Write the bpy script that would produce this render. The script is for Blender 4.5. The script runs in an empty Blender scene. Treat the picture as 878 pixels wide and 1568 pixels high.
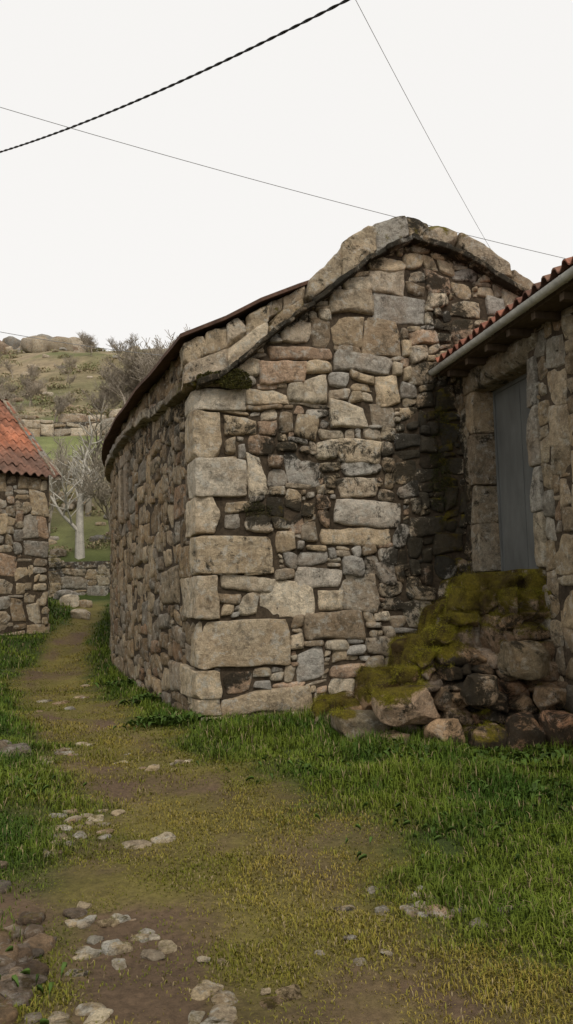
import bpy, math, random
import numpy as np
from mathutils import Matrix, Vector
rng=np.random.default_rng(7); random.seed(7)
sc=bpy.context.scene
# ---------------------------------------------------------------- noise
def _h(ix,iy,iz):
    n=((ix*73856093)^(iy*19349663)^(iz*83492791))&0xffffffff
    n=((n^(n>>13))*1274126177)&0xffffffff
    n=n^(n>>16)
    return (n&0xffff)/65535.0
def vn(p):
    p=np.asarray(p,float); i=np.floor(p).astype(np.int64); f=p-i; u=f*f*(3-2*f)
    x,y,z=i[...,0],i[...,1],i[...,2]; a,b,c=u[...,0],u[...,1],u[...,2]
    r=0
    for dx in (0,1):
        for dy in (0,1):
            for dz in (0,1):
                r=r+_h(x+dx,y+dy,z+dz)*(a if dx else 1-a)*(b if dy else 1-b)*(c if dz else 1-c)
    return r*2-1
def fbm(p,o=4):
    p=np.asarray(p,float); r=0; a=1; s=0
    for k in range(o):
        r=r+a*vn(p*(2.03**k)+k*17.3); s+=a; a*=.5
    return r/s
def n2(x,y,f=1,o=4,seed=0):
    x=np.asarray(x,float); y=np.asarray(y,float)
    return fbm(np.stack([x*f,y*f,np.zeros_like(x)+seed*7.7],-1),o)
def sst(a,b,x):
    t=np.clip((x-a)/(b-a),0,1); return t*t*(3-2*t)
# ---------------------------------------------------------------- mesh builder
class MB:
    def __init__(s): s.V=[];s.Q=[];s.T=[];s.C=[];s.M=[];s.n=0
    def add(s,v,q=None,t=None,col=(.3,.3,.3),msk=(0,0)):
        v=np.asarray(v,float).reshape(-1,3); m=len(v)
        s.V.append(v)
        if q is not None and len(q): s.Q.append(np.asarray(q,np.int64).reshape(-1,4)+s.n)
        if t is not None and len(t): s.T.append(np.asarray(t,np.int64).reshape(-1,3)+s.n)
        c=np.asarray(col,float); c=np.broadcast_to(c,(m,3)) if c.ndim==1 else c
        k=np.asarray(msk,float); k=np.broadcast_to(k,(m,2)) if k.ndim==1 else k
        s.C.append(c); s.M.append(k); s.n+=m
    def build(s,name,mat,parent=None,smooth=True):
        V=np.concatenate(s.V); me=bpy.data.meshes.new(name)
        Q=np.concatenate(s.Q) if s.Q else np.zeros((0,4),np.int64)
        T=np.concatenate(s.T) if s.T else np.zeros((0,3),np.int64)
        me.vertices.add(len(V)); me.vertices.foreach_set('co',V.ravel().astype(np.float32))
        L=np.concatenate([Q.ravel(),T.ravel()]).astype(np.int32)
        me.loops.add(len(L)); me.loops.foreach_set('vertex_index',L)
        st=np.concatenate([np.arange(len(Q))*4,len(Q)*4+np.arange(len(T))*3]).astype(np.int32)
        me.polygons.add(len(st)); me.polygons.foreach_set('loop_start',st)
        me.polygons.foreach_set('use_smooth',np.full(len(st),smooth,dtype=bool))
        me.update(calc_edges=True); me.validate()
        C=np.concatenate(s.C); M=np.concatenate(s.M)
        a=me.color_attributes.new('Col','FLOAT_COLOR','POINT')
        a.data.foreach_set('color',np.concatenate([C,np.ones((len(C),1))],1).ravel().astype(np.float32))
        a=me.color_attributes.new('Msk','FLOAT_COLOR','POINT')
        a.data.foreach_set('color',np.concatenate([M,np.zeros((len(C),1)),np.ones((len(C),1))],1).ravel().astype(np.float32))
        o=bpy.data.objects.new(name,me); sc.collection.objects.link(o); me.materials.append(mat)
        if parent: o.parent=parent
        return o
def empty(name):
    o=bpy.data.objects.new(name,None); sc.collection.objects.link(o); return o
def gridq(n,m):
    i,j=np.meshgrid(np.arange(n-1),np.arange(m-1),indexing='ij'); a=(i*m+j).ravel()
    return np.stack([a,a+m,a+m+1,a+1],1)
# ---------------------------------------------------------------- materials
class NT:
    def __init__(s,name):
        s.m=bpy.data.materials.new(name); s.m.use_nodes=True; s.t=s.m.node_tree; s.b=s.t.nodes['Principled BSDF']
        s.co=s.t.nodes.new('ShaderNodeTexCoord').outputs['Object']
        s.b.inputs['Specular IOR Level'].default_value=.2
    def put(s,sock,v):
        if isinstance(v,bpy.types.NodeSocket): s.t.links.new(v,sock)
        elif isinstance(v,(tuple,list)): sock.default_value=tuple(v)+((1,) if len(v)==3 and len(sock.default_value)==4 else ())
        else: sock.default_value=v
    def noise(s,sc_,det=5,rough=.6,dist=0,off=None,stretch=None):
        n=s.t.nodes.new('ShaderNodeTexNoise'); n.inputs['Scale'].default_value=sc_; n.inputs['Detail'].default_value=det
        n.inputs['Roughness'].default_value=rough; n.inputs['Distortion'].default_value=dist
        mp=s.t.nodes.new('ShaderNodeMapping'); s.t.links.new(s.co,mp.inputs[0])
        mp.inputs['Location'].default_value=off or (0,0,0); mp.inputs['Scale'].default_value=stretch or (1,1,1)
        s.t.links.new(mp.outputs[0],n.inputs['Vector']); return n.outputs['Fac']
    def mr(s,v,a,b,c=0,d=1):
        n=s.t.nodes.new('ShaderNodeMapRange'); s.put(n.inputs[0],v)
        for k,x in enumerate((a,b,c,d)): n.inputs[k+1].default_value=x
        return n.outputs[0]
    def ma(s,op,a,b=0.):
        n=s.t.nodes.new('ShaderNodeMath'); n.operation=op; s.put(n.inputs[0],a); s.put(n.inputs[1],b); return n.outputs[0]
    def mix(s,f,a,b,bt='MIX'):
        n=s.t.nodes.new('ShaderNodeMix'); n.data_type='RGBA'; n.blend_type=bt
        s.put(n.inputs[0],f); s.put(n.inputs[6],a); s.put(n.inputs[7],b); return n.outputs[2]
    def gray(s,v):
        n=s.t.nodes.new('ShaderNodeCombineColor')
        for k in range(3): s.put(n.inputs[k],v)
        return n.outputs[0]
    def attr(s,name):
        n=s.t.nodes.new('ShaderNodeAttribute'); n.attribute_name=name; return n.outputs['Color']
    def sep(s,c):
        n=s.t.nodes.new('ShaderNodeSeparateColor'); s.t.links.new(c,n.inputs[0]); return n.outputs
    def nz(s):
        g=s.t.nodes.new('ShaderNodeNewGeometry'); n=s.t.nodes.new('ShaderNodeSeparateXYZ'); s.t.links.new(g.outputs['Normal'],n.inputs[0]); return n.outputs[2]
    def bump(s,h,st=.5,d=.02):
        n=s.t.nodes.new('ShaderNodeBump'); n.inputs['Strength'].default_value=st; n.inputs['Distance'].default_value=d
        s.put(n.inputs['Height'],h); s.t.links.new(n.outputs[0],s.b.inputs['Normal'])
    def fin(s,col,rough=.9):
        s.put(s.b.inputs['Base Color'],col); s.put(s.b.inputs['Roughness'],rough); return s.m
def stone_mat(name,dark=.6,lichen=.5,mosscol=(.08,.068,.010),gain=1.):
    t=NT(name); c=t.attr('Col'); mk=t.sep(t.attr('Msk'))
    a=t.noise(11,9,.74); f=t.noise(70,5,.75); l=t.noise(2.2,5,.6,.4)
    c=t.mix(1.,c,t.gray(t.mr(a,.3,.7,.56*gain,1.5*gain)),'MULTIPLY')
    c=t.mix(1.,c,t.gray(t.mr(f,.3,.7,.68,1.38)),'MULTIPLY')
    c=t.mix(t.mr(l,.47,.72,0,.45),c,(.31,.19,.09))
    li=t.noise(9,8,.75,.3,(5,3,1)); c=t.mix(t.mr(li,.52,.61,0,lichen),c,(.56,.54,.47))
    dk=t.noise(4.5,9,.8,.5,(9,2,4))
    c=t.mix(t.mr(dk,.505,.63,0,dark),c,(.055,.045,.03))
    d2=t.ma('ADD',mk[1],t.mr(t.noise(4,9,.82,.5,(1,8,2)),.3,.7,-.65,.65))
    c=t.mix(t.mr(d2,.34,.58,0,.92),c,(.022,.019,.012))
    up=t.mr(t.nz(),.1,.8,0,.55)
    m2=t.ma('ADD',t.ma('MULTIPLY',mk[0],t.ma('ADD',up,.62)),t.mr(t.noise(5,8,.75,.2,(3,3,9)),.3,.7,-.4,.4))
    mc=t.mix(t.mr(t.noise(45,5),.3,.7),mosscol,(mosscol[0]*2.4,mosscol[1]*2.2,mosscol[2]*1.6))
    mc=t.mix(t.mr(t.noise(3.2,4,.6,0,(7,7,7)),.42,.6),mc,(.05,.033,.012))
    c=t.mix(t.mr(m2,.38,.58,0,1),c,mc)
    t.bump(t.ma('ADD',t.ma('MULTIPLY',a,1.3),t.ma('MULTIPLY',f,.4)),.95,.045)
    return t.fin(c,.93)
M_stone=stone_mat('granite_masonry',.62,.6,gain=1.06)
M_stoneL=stone_mat('weathered_granite',.62,.5)
M_heap=stone_mat('mossy_boulder_stone',.65,.3)
def simple(name,col,nscale=20,amp=.3,rough=.85,bumpd=.01,attr=False,spec=.25,stretch=None,metal=0):
    t=NT(name); c=t.attr('Col') if attr else col
    n=t.noise(nscale,7,.65,.2,None,stretch); n3=t.noise(nscale*.13,4,.6)
    c=t.mix(1.,c,t.gray(t.mr(n,.25,.75,1-amp,1+amp)),'MULTIPLY'); c=t.mix(1.,c,t.gray(t.mr(n3,.3,.7,1-amp*.7,1+amp*.7)),'MULTIPLY')
    t.bump(n,.5,bumpd); t.b.inputs['Specular IOR Level'].default_value=spec; t.b.inputs['Metallic'].default_value=metal
    return t.fin(c,rough)
M_mortar=simple('earth_mortar',(.065,.048,.031),22,.6,.95,.05)
M_grass=simple('grass_blade',None,3,.15,.6,.0,True,.12)
M_leaf=simple('leaf',None,30,.2,.6,.0,True,.15)
M_bark=simple('bark',None,25,.35,.9,.01,True)
M_tile=simple('clay_tile',None,12,.5,.85,.01,True)
M_iron=simple('painted_metal',(.125,.13,.125),7,.25,.5,.003,False,.4,(1,1,.3))
M_gut=simple('zinc_gutter',(.50,.50,.47),9,.35,.5,.002,False,.5)
M_cable=simple('cable_rubber',(.03,.03,.032),50,.2,.6,.001)
M_wire=simple('thin_wire',(.25,.25,.25),50,.2,.6,.001)
M_slate=simple('old_roof_edge',(.10,.056,.038),15,.5,.85,.01)
M_timber=simple('old_timber',(.09,.065,.045),20,.4,.85,.01,False,.2,(1,1,.2))
# ---------------------------------------------------------------- terrain
PY=np.array([-600,0,15,17,20,24,29.2,29.8,33,38,42,46,52,54.5,56,80,105,120,160,700.])
PZ=np.array([0,0,.0,.08,.55,1.0,1.35,2.6,4.0,6.7,8.6,9.9,12.0,12.4,13.8,22,33,37.5,40,46.])
def path_c(y): return np.interp(y,[0,3,4,5,7,10,15,20,26,40],[.35,.1,-.1,-.4,-1.1,-2.6,-4.55,-5.5,-6.3,-7])
def path_w(y): return np.interp(y,[0,3,4,5,7,10,15,20,26],[1.45,1.35,1.3,1.15,.95,.8,.75,.5,.4])
def gz(x,y,fine=True):
    x=np.asarray(x,float); y=np.asarray(y,float)
    z=np.interp(y,PY,PZ)
    far=sst(50,110,y)
    z=z+far*(n2(x,y,.03,4,1)*5.)+sst(30,40,y)*n2(x,y,.15,3,2)*.5
    z=z-sst(1.0,2.2,x)*(1-sst(9,10,y))*.08
    z=z+sst(14,19,y)*(1-sst(25,29,y))*np.clip(-5.2-x,0,4)*.12
    z=z+(1-sst(9,12,y))*np.clip(path_c(y)-path_w(y)-x,0,3)*.10
    d=(x-path_c(y))/path_w(y)
    z=z-.05*np.exp(-d*d)*(1-sst(24,30,y))
    if fine:
        k=1-sst(28,40,y); z=z+k*(n2(x,y,1.1,3,3)*.055+n2(x,y,5,3,4)*.016)
    return z
def pmask(x,y):
    d=np.abs(x-path_c(y)-.0)/path_w(y)+n2(x,y,1.3,4,5)*.8
    return 1-sst(.45,1.25,d)
def dirtmask(x,y):
    left=sst(.0,.3,(-1.08-.05*(y-3))-x+n2(x,y,2.2,3,6)*.25)*(1-sst(4.3,4.7,y+.3*n2(x,y,2,2,9)))
    rut=pmask(x,y)*sst(.04,.34,n2(x,y,1.3,5,8))
    d=(x-path_c(y))/path_w(y); wh=np.exp(-((np.abs(d+.05)-.45)/.2)**2)*sst(-.15,.25,n2(x,y,1.4,4,18))*pmask(x,y)
    return np.clip(left+rut*.75+wh*.65,0,1)
def axis(segs):
    o=[]
    for a,b,s in segs: o.append(np.arange(a,b,s))
    return np.concatenate(o+[[segs[-1][1]]])
xs=axis([(-700,-100,60),(-100,-40,5),(-40,-12,1.),(-12,-7,.3),(-7,3.6,.06),(3.6,12,.6),(12,60,6),(60,700,80)])
ys=axis([(-300,-20,40),(-20,1,3),(1,2.4,.2),(2.4,12,.05),(12,32,.15),(32,62,.6),(62,130,1.5),(130,200,10),(200,900,100)])
X,Y=np.meshgrid(xs,ys,indexing='ij'); x=X.ravel(); y=Y.ravel(); z=gz(x,y)
pm=pmask(x,y)*(1-sst(24,29,y)); dm=dirtmask(x,y)*(1-sst(20,24,y))
def lerp(a,b,t): return a*(1-t[:,None])+np.asarray(b)*t[:,None]
col=np.tile(np.array([[.045,.062,.014]]),(len(x),1))
col=lerp(col,[.145,.12,.034],pm); col=lerp(col,[.125,.083,.05],dm)
hill=sst(29.5,33,y)
hc=np.tile(np.array([[.16,.14,.07]]),(len(x),1)); hc=lerp(hc,[.27,.21,.13],sst(-.2,.4,n2(x,y,.12,4,11))); hc=lerp(hc,[.13,.135,.055],sst(.0,.4,n2(x,y,.2,4,12)))  # hill ground tones paled, distance haze put into the colour
field=sst(41.5,43,y)*(1-sst(51.5,53,y))+sst(30,31,y)*(1-sst(33,36,y))*.7
hc=lerp(hc,[.15,.18,.055],np.clip(field*(.8+.4*n2(x,y,.3,3,2)),0,1))
col=lerp(col,hc,hill)
g=MB(); g.add(np.stack([x,y,z],1),gridq(len(xs),len(ys)),col=col)
t=NT('ground_soil_grass'); c=t.attr('Col')
c=t.mix(1.,c,t.gray(t.mr(t.noise(24,8,.7),.25,.75,.5,1.45)),'MULTIPLY')
c=t.mix(1.,c,t.gray(t.mr(t.noise(.9,6,.65),.3,.7,.72,1.3)),'MULTIPLY')
t.bump(t.noise(30,8,.7),.8,.03); M_ground=t.fin(c,.95)
g.build('ground',M_ground)
# ---------------------------------------------------------------- walls mapping
G0=np.array([-1.08,9.82]); gt=np.array([.981,.194])
def Fg(a,z,d): 
    n=np.array([gt[1],-gt[0]]); 
    return np.stack([G0[0]+gt[0]*a+n[0]*d,G0[1]+gt[1]*a+n[1]*d,z+0*a],-1)
def catmull(P,n=24):
    P=np.array(P,float); P=np.vstack([2*P[0]-P[1],P,2*P[-1]-P[-2]]); o=[]
    for i in range(1,len(P)-2):
        for t in np.linspace(0,1,n,endpoint=False):
            o.append(.5*((2*P[i])+(-P[i-1]+P[i+1])*t+(2*P[i-1]-5*P[i]+4*P[i+1]-P[i+2])*t*t+(-P[i-1]+3*P[i]-3*P[i+1]+P[i+2])*t**3))
    o.append(P[-2]); return np.array(o)
LP=catmull([(-1.08,9.82),(-2.0,12.0),(-3.05,14.8),(-3.95,17.7),(-4.4,20.2),(-4.2,22.4)])
LS=np.concatenate([[0],np.cumsum(np.linalg.norm(np.diff(LP,axis=0),axis=1))]); LT=np.gradient(LP,LS,axis=0)
LT/=np.linalg.norm(LT,axis=1)[:,None]; LLEN=LS[-1]
def Fl(a,z,d):
    px=np.interp(a,LS,LP[:,0]);py=np.interp(a,LS,LP[:,1]);tx=np.interp(a,LS,LT[:,0]);ty=np.interp(a,LS,LT[:,1])
    px=px+np.minimum(a,0)*LT[0,0]; py=py+np.minimum(a,0)*LT[0,1]
    return np.stack([px-ty*d,py+tx*d,z+0*a],-1)
def line_map(p0,t0):
    p0=np.array(p0,float); t0=np.array(t0,float); t0/=np.linalg.norm(t0)
    def F(a,z,d): return np.stack([p0[0]+t0[0]*a+t0[1]*d,p0[1]+t0[1]*a-t0[0]*d,z+0*a],-1)
    return F
Fr=line_map((2.4,10.48),(.2,-.98))
# ---------------------------------------------------------------- stones
PAL=np.array([[.49,.385,.255],[.56,.475,.35],[.46,.38,.28],[.40,.37,.32],[.42,.295,.20],[.32,.25,.17],[.51,.415,.29],[.43,.38,.31]])
PALW=np.array([.2,.18,.16,.13,.08,.08,.09,.08]); PALW/=PALW.sum()
def scol(k=1.,tint=(1,1,1)):
    c=PAL[rng.choice(len(PAL),p=PALW)]*rng.uniform(.66,1.12)*k*np.array(tint); return c
def stone(mb,F,q,H,k,col,mskf=None,warp=.03,res=.024):
    q=np.array(q,float); w=np.linalg.norm(q[1]-q[0]); h=np.linalg.norm(q[3]-q[0])
    ns=int(np.clip(w/res,7,34)); nt=int(np.clip(h/res,7,26))
    s=np.sin(np.linspace(-1,1,ns)*np.pi/2); t=np.sin(np.linspace(-1,1,nt)*np.pi/2)
    s=np.sign(s)*np.abs(s)**.9; t=np.sign(t)*np.abs(t)**.9
    S,T=np.meshgrid(s,t,indexing='ij')
    x=S*np.sqrt(1-k*T*T/2); y=T*np.sqrt(1-k*S*S/2)
    u=(x+1)/2; v=(y+1)/2
    P=(1-u)[...,None]*(1-v)[...,None]*q[0]+u[...,None]*(1-v)[...,None]*q[1]+u[...,None]*v[...,None]*q[2]+(1-u)[...,None]*v[...,None]*q[3]
    a=P[...,0].ravel(); z=P[...,1].ravel()
    sd=rng.uniform(0,99); oa=min(.04,.16*min(w,h)+.006)
    a2=a+warp*n2(a,z,1.1,2,20)+oa*n2(a,z,5,4,sd); z2=z+warp*n2(a,z,1.1,2,21)+oa*n2(a,z,5,4,sd+3)
    S=S.ravel();T=T.ravel(); m=np.maximum(np.abs(S),np.abs(T))
    pw=rng.uniform(6,14)
    d=H*np.sqrt(np.clip(1-m**pw,0,1))
    base=H+n2(a,z,5,4,sd)*.024
    for _ in range(4):
        th=rng.uniform(0,6.28); g_=rng.uniform(.01,.055); base=np.minimum(base,H+.012+rng.uniform(-.004,.03)-g_*(S*math.cos(th)+T*math.sin(th)))
    d=np.minimum(d,base)+(1-m**6)*(n2(a,z,11,4,sd+5)*.016-np.abs(n2(a,z,4,3,sd+8))*.018)-.006
    v=F(a2,z2,d); mk=(0,0) if mskf is None else mskf(a2,z2)
    mb.add(v,gridq(ns,nt),col=col,msk=mk)
def pack(A0,A1,Z0,Z1,ok,manual=(),cell=.07,sizes=None,sd=1):
    r=random.Random(sd); na=int(round((A1-A0)/cell)); nz=int(round((Z1-Z0)/cell))
    occ=np.zeros((na,nz),bool); out=[]
    ca=A0+(np.arange(na)+.5)*cell; cz=Z0+(np.arange(nz)+.5)*cell
    CA,CZ=np.meshgrid(ca,cz,indexing='ij'); occ|=~ok(CA,CZ)
    for (a0,z0,a1,z1) in manual:
        i0,i1=int(round((a0-A0)/cell)),int(round((a1-A0)/cell)); j0,j1=int(round((z0-Z0)/cell)),int(round((z1-Z0)/cell))
        i0=max(i0,0);i1=min(i1,na);j0=max(j0,0);j1=min(j1,nz)
        if i1<=i0 or j1<=j0 or occ[i0:i1,j0:j1].mean()>.25: continue
        occ[i0:i1,j0:j1]=True; out.append((i0,j0,i1,j1))
    sizes=sizes or [(.05,(7,9),(4,5)),(.36,(4,7),(3,4)),(.33,(2,4),(2,3)),(.26,(1,3),(1,2))]
    for j in range(nz):
        for i in range(na):
            if occ[i,j]: continue
            p=r.random(); 
            for (pr,wr,hr) in sizes:
                if p<pr: break
                p-=pr
            w=r.randint(*wr); h=r.randint(*hr); ww=0
            while ww<w and i+ww<na and not occ[i+ww,j]: ww+=1
            if i+ww<na and not occ[i+ww,j] and (i+ww+1>=na or occ[i+ww+1,j]): ww+=1
            h=min(h,max(1,int(ww*1.6)))
            hh=1
            while hh<h and j+hh<nz and not occ[i:i+ww,j+hh].any(): hh+=1
            occ[i:i+ww,j:j+hh]=True; out.append((i,j,i+ww,j+hh))
    return [(A0+a*cell,Z0+b*cell,A0+c*cell,Z0+d*cell) for a,b,c,d in out]
def lay(mb,F,rects,mskf=None,k=1.,tint=(1,1,1),gap=.0,Hr=(.025,.085),jit=.055,warp=.08,res=.024,kx=1.):
    for (a0,z0,a1,z1) in rects:
        w=a1-a0;h=z1-z0;mn=min(w,h); j=min(jit,mn*.22); gp=gap+rng.uniform(-.006,.009)
        J=rng.uniform(-j,j,(4,2))
        q=np.array([[a0+gp,z0+gp],[a1-gp,z0+gp],[a1-gp,z1-gp],[a0+gp,z1-gp]])+J
        q[:,1]+=(q[:,0]-(a0+a1)/2)*rng.normal()*.07
        big=w*h>.12
        kk=(rng.uniform(.08,.3) if big else rng.uniform(.15,.75))*kx
        H=rng.uniform(*Hr)*(1. if mn>.12 else .8)
        stone(mb,F,q,H,kk,scol(k,tint)*(1.1 if big else 1),mskf,warp,res)
_cs={}
def cubesphere(n):
    if n in _cs: return _cs[n]
    idx={};V=[];Q=[]
    def vid(p):
        k=tuple(p)
        if k not in idx: idx[k]=len(V); V.append(p)
        return idx[k]
    for ax in range(3):
        for sg in (0,n):
            for i in range(n):
                for j in range(n):
                    f=[]
                    for (a,b) in ((0,0),(1,0),(1,1),(0,1)):
                        p=[0,0,0]; p[ax]=sg; p[(ax+1)%3]=i+a; p[(ax+2)%3]=j+b; f.append(vid(tuple(p)))
                    Q.append(f if sg else f[::-1])
    V=np.array(V,float)/n*2-1; V=np.sin(V*np.pi/2); _cs[n]=(V,np.array(Q)); return _cs[n]
def rock(mb,hexa,n=9,m=6.,amp=.02,fr=4,col=(.3,.3,.3),msk=(0,0),mskf=None,cuts=0,cc=(.75,1.05)):
    V,Q=cubesphere(n); P=V/((np.abs(V)**m).sum(1)**(1/m))[:,None]
    for _ in range(cuts):
        nn=rng.normal(size=3); nn/=np.linalg.norm(nn); e=P@nn-rng.uniform(*cc); P=P-np.maximum(e,0)[:,None]*nn
    u=(P+1)/2; H=np.asarray(hexa,float).reshape(2,2,2,3); W=0
    for i in (0,1):
        for j in (0,1):
            for k in (0,1):
                W=W+((u[:,0] if i else 1-u[:,0])*(u[:,1] if j else 1-u[:,1])*(u[:,2] if k else 1-u[:,2]))[:,None]*H[i,j,k]
    sd=rng.uniform(0,50)
    D=np.stack([fbm(W*fr+sd+k*9.1,5) for k in range(3)],1)*amp
    W=W+D
    mb.add(W,Q,col=col,msk=mskf(W) if mskf else msk)
def hexF(F,a0,a1,d0,d1,z00,z01,z10=None,z11=None):
    z10=z00 if z10 is None else z10; z11=z01 if z11 is None else z11
    H=np.zeros((2,2,2,3))
    for i,a in enumerate((a0,a1)):
        for j,d in enumerate((d1,d0)):
            for k in (0,1):
                zz=((z00,z01),(z10,z11))[i][k]
                H[i,j,k]=F(np.array([a]),np.array([zz]),np.array([d]))[0]
    return H
def boxrock(mb,cx,cy,cz,sx,sy,sz,rot=0,**kw):
    H=np.zeros((2,2,2,3)); c,s=math.cos(rot),math.sin(rot)
    for i in (0,1):
        for j in (0,1):
            for k in (0,1):
                a=(i*2-1)*sx/2;b=(j*2-1)*sy/2
                H[i,j,k]=(cx+a*c-b*s,cy+a*s+b*c,cz+(k*2-1)*sz/2)
    rock(mb,H,**kw)
def xa(x): return (x+1.08)/.981
Lx=np.array([-1.30,-1.12,-.79,-.49,-.02,.51,1.15,1.76,2.45,3.10,3.57,4.9]); Lz=np.array([4.12,4.16,4.29,4.55,5.01,5.39,5.96,6.28,6.11,5.72,5.46,4.7])
Ux=np.array([-1.34,-1.27,-.70,-.27,.25,.75,1.16,1.71,2.37,3.16,3.57,4.9]); Uz=np.array([4.74,4.76,5.02,5.27,5.52,6.13,6.47,6.62,6.50,6.02,5.76,5.0])
def Lf(a): return np.interp(a,xa(Lx),Lz)
def Uf(a): return np.interp(a,xa(Ux),Uz)
quoins=[(-.15,.05,.5,.4),(.05,.24,.22,.5),(.24,.62,.24,.8),(.62,1.23,1.11,.36),(1.23,1.79,.2,.62),(1.79,2.28,.90,.34),(2.28,2.76,.25,.5),(2.76,3.25,.6,.34),(3.25,3.86,.27,.42),(3.86,4.16,.62,.5)]
PXM=[(325,883,405,912),(385,898,478,948),(333,782,362,820),(335,640,400,670),(410,527,515,553),(393,556,470,592),(373,596,443,620),(512,445,580,480),(583,445,675,488),(513,483,565,525),(566,483,622,540),(518,540,608,568),(470,575,510,612),(512,613,575,652),(578,570,625,612),(440,700,500,742),(525,735,580,770),(518,770,622,808),(490,812,610,836),(453,950,560,990),(448,870,525,900),(480,902,525,948),(525,890,578,945),(545,990,600,1018),(332,1058,470,1095),(448,1000,490,1050),(375,698,415,760),(640,545,690,575),(580,415,640,443),(500,1020,560,1048),(620,930,665,970),(530,676,592,710),(455,640,500,675)]
gman=[((a-303)*.0083,(1100-d)*.0082,(c-303)*.0083,(1100-b)*.0082) for a,b,c,d in PXM]
gman=[(a,b+max(0,b-4)*.12,c,d+max(0,d-4)*.12) for a,b,c,d in gman]
def g_ok(A,Z):
    o=(Z<Lf(A)+.05)
    for z0,z1,w,dp in quoins: o&=~((Z>z0)&(Z<z1)&(A<w))
    o&=~((Z<4.16)&(A<.0)); return o
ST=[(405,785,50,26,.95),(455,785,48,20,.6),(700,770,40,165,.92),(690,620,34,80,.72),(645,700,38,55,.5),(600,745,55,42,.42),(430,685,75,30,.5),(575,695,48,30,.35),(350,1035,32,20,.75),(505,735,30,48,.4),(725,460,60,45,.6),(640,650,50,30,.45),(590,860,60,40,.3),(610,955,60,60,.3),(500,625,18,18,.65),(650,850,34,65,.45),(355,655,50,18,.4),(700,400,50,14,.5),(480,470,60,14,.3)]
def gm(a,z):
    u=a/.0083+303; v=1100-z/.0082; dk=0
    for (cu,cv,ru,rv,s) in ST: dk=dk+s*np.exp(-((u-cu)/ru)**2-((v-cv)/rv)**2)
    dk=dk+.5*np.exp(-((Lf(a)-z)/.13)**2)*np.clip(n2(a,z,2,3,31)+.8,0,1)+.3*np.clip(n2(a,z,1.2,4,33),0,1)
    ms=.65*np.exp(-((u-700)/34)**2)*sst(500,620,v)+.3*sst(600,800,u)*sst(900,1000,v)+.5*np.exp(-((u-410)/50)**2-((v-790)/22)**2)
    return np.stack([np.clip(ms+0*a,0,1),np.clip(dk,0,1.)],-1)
barn=empty('stone_barn')
mb=MB()
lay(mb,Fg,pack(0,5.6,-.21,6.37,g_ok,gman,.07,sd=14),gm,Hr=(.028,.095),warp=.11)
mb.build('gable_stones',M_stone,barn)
# left wall
WIN=[(5.0,5.55,3.0,3.95)]
def l_ok(A,Z):
    o=np.ones_like(A,bool)
    for z0,z1,w,dp in quoins: o&=~((Z>z0)&(Z<z1)&(A<dp))
    for a0,a1,z0,z1 in WIN: o&=~((A>a0)&(A<a1)&(Z>z0)&(Z<z1))
    return o
def lm(a,z):
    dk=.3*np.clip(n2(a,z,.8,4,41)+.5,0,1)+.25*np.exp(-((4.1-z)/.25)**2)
    return np.stack([.2*np.clip(n2(a,z,.9,3,42),0,1)*sst(0,6,a),np.clip(dk,0,1)],-1)
mb=MB()
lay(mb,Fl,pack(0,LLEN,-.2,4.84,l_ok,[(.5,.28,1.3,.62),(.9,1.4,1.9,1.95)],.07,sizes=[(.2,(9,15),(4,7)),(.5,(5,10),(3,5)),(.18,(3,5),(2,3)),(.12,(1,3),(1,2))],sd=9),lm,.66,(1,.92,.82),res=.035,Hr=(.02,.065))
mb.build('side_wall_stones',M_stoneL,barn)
# quoins
mb=MB(); l2=LT[0]; n1=np.array([gt[1],-gt[0]]); nl=np.array([-l2[1],l2[0]])
for z0,z1,w,dp in quoins:
    H=np.zeros((2,2,2,3)); pr=rng.uniform(.05,.085)
    for i in (0,1):
        for j in (0,1):
            b=G0+gt*(w-.004)*i+l2*(dp-.004)*j+(n1*pr if not j else 0)+(nl*pr if not i else 0)
            for k in (0,1): H[i,j,k]=(b[0],b[1],(z0+.004,z1-.004)[k])
    H[...,2]+=rng.uniform(-.022,.022,(2,2,2)); H[0,0,:,:2]+=rng.uniform(-.02,.02,(2,2))
    rock(mb,H,n=20,m=20.,amp=.04,fr=3.5,col=scol(1.1)*.5+np.array([.27,.22,.15]),mskf=lambda W:np.stack([0*W[:,0],.4*np.clip(n2(W[:,0]+W[:,1],W[:,2],2,3,3)+.15,0,1)],1),cuts=5,cc=(1.1,1.45))
mb.build('corner_quoins',M_stone,barn)
# mortar core
mb=MB()
a=np.linspace(0,5.6,60); T=np.linspace(0,1,40); A,TT=np.meshgrid(a,T,indexing='ij'); Z=-.3+TT*(Lf(A)+.25+.3)
mb.add(Fg(A.ravel(),Z.ravel(),(.012*n2(A.ravel(),Z.ravel(),6,3,2))),gridq(60,40))
def sheet(mb,F,a0,a1,z0,z1,d=0.,na=20,nz=20,col=(.3,.3,.3)):
    A,Z=np.meshgrid(np.linspace(a0,a1,na),np.linspace(z0,z1,nz),indexing='ij'); mb.add(F(A.ravel(),Z.ravel(),np.full(na*nz,d)),gridq(na,nz),col=col)
w=WIN[0]
sheet(mb,Fl,0,w[0],-.3,4.84,0,40); sheet(mb,Fl,w[1],LLEN,-.3,4.84,0,40); sheet(mb,Fl,w[0],w[1],-.3,w[2]); sheet(mb,Fl,w[0],w[1],w[3],4.84)
sheet(mb,Fl,w[0]-.3,w[1]+.3,w[2]-.3,w[3]+.3,-.4)
for aa in (w[0],w[1]):
    v=np.concatenate([Fl(np.array([aa]),np.array([zz]),np.array([dd])) for zz,dd in ((w[2],0),(w[3],0),(w[3],-.41),(w[2],-.41))]); mb.add(v,[[0,1,2,3]])
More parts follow.
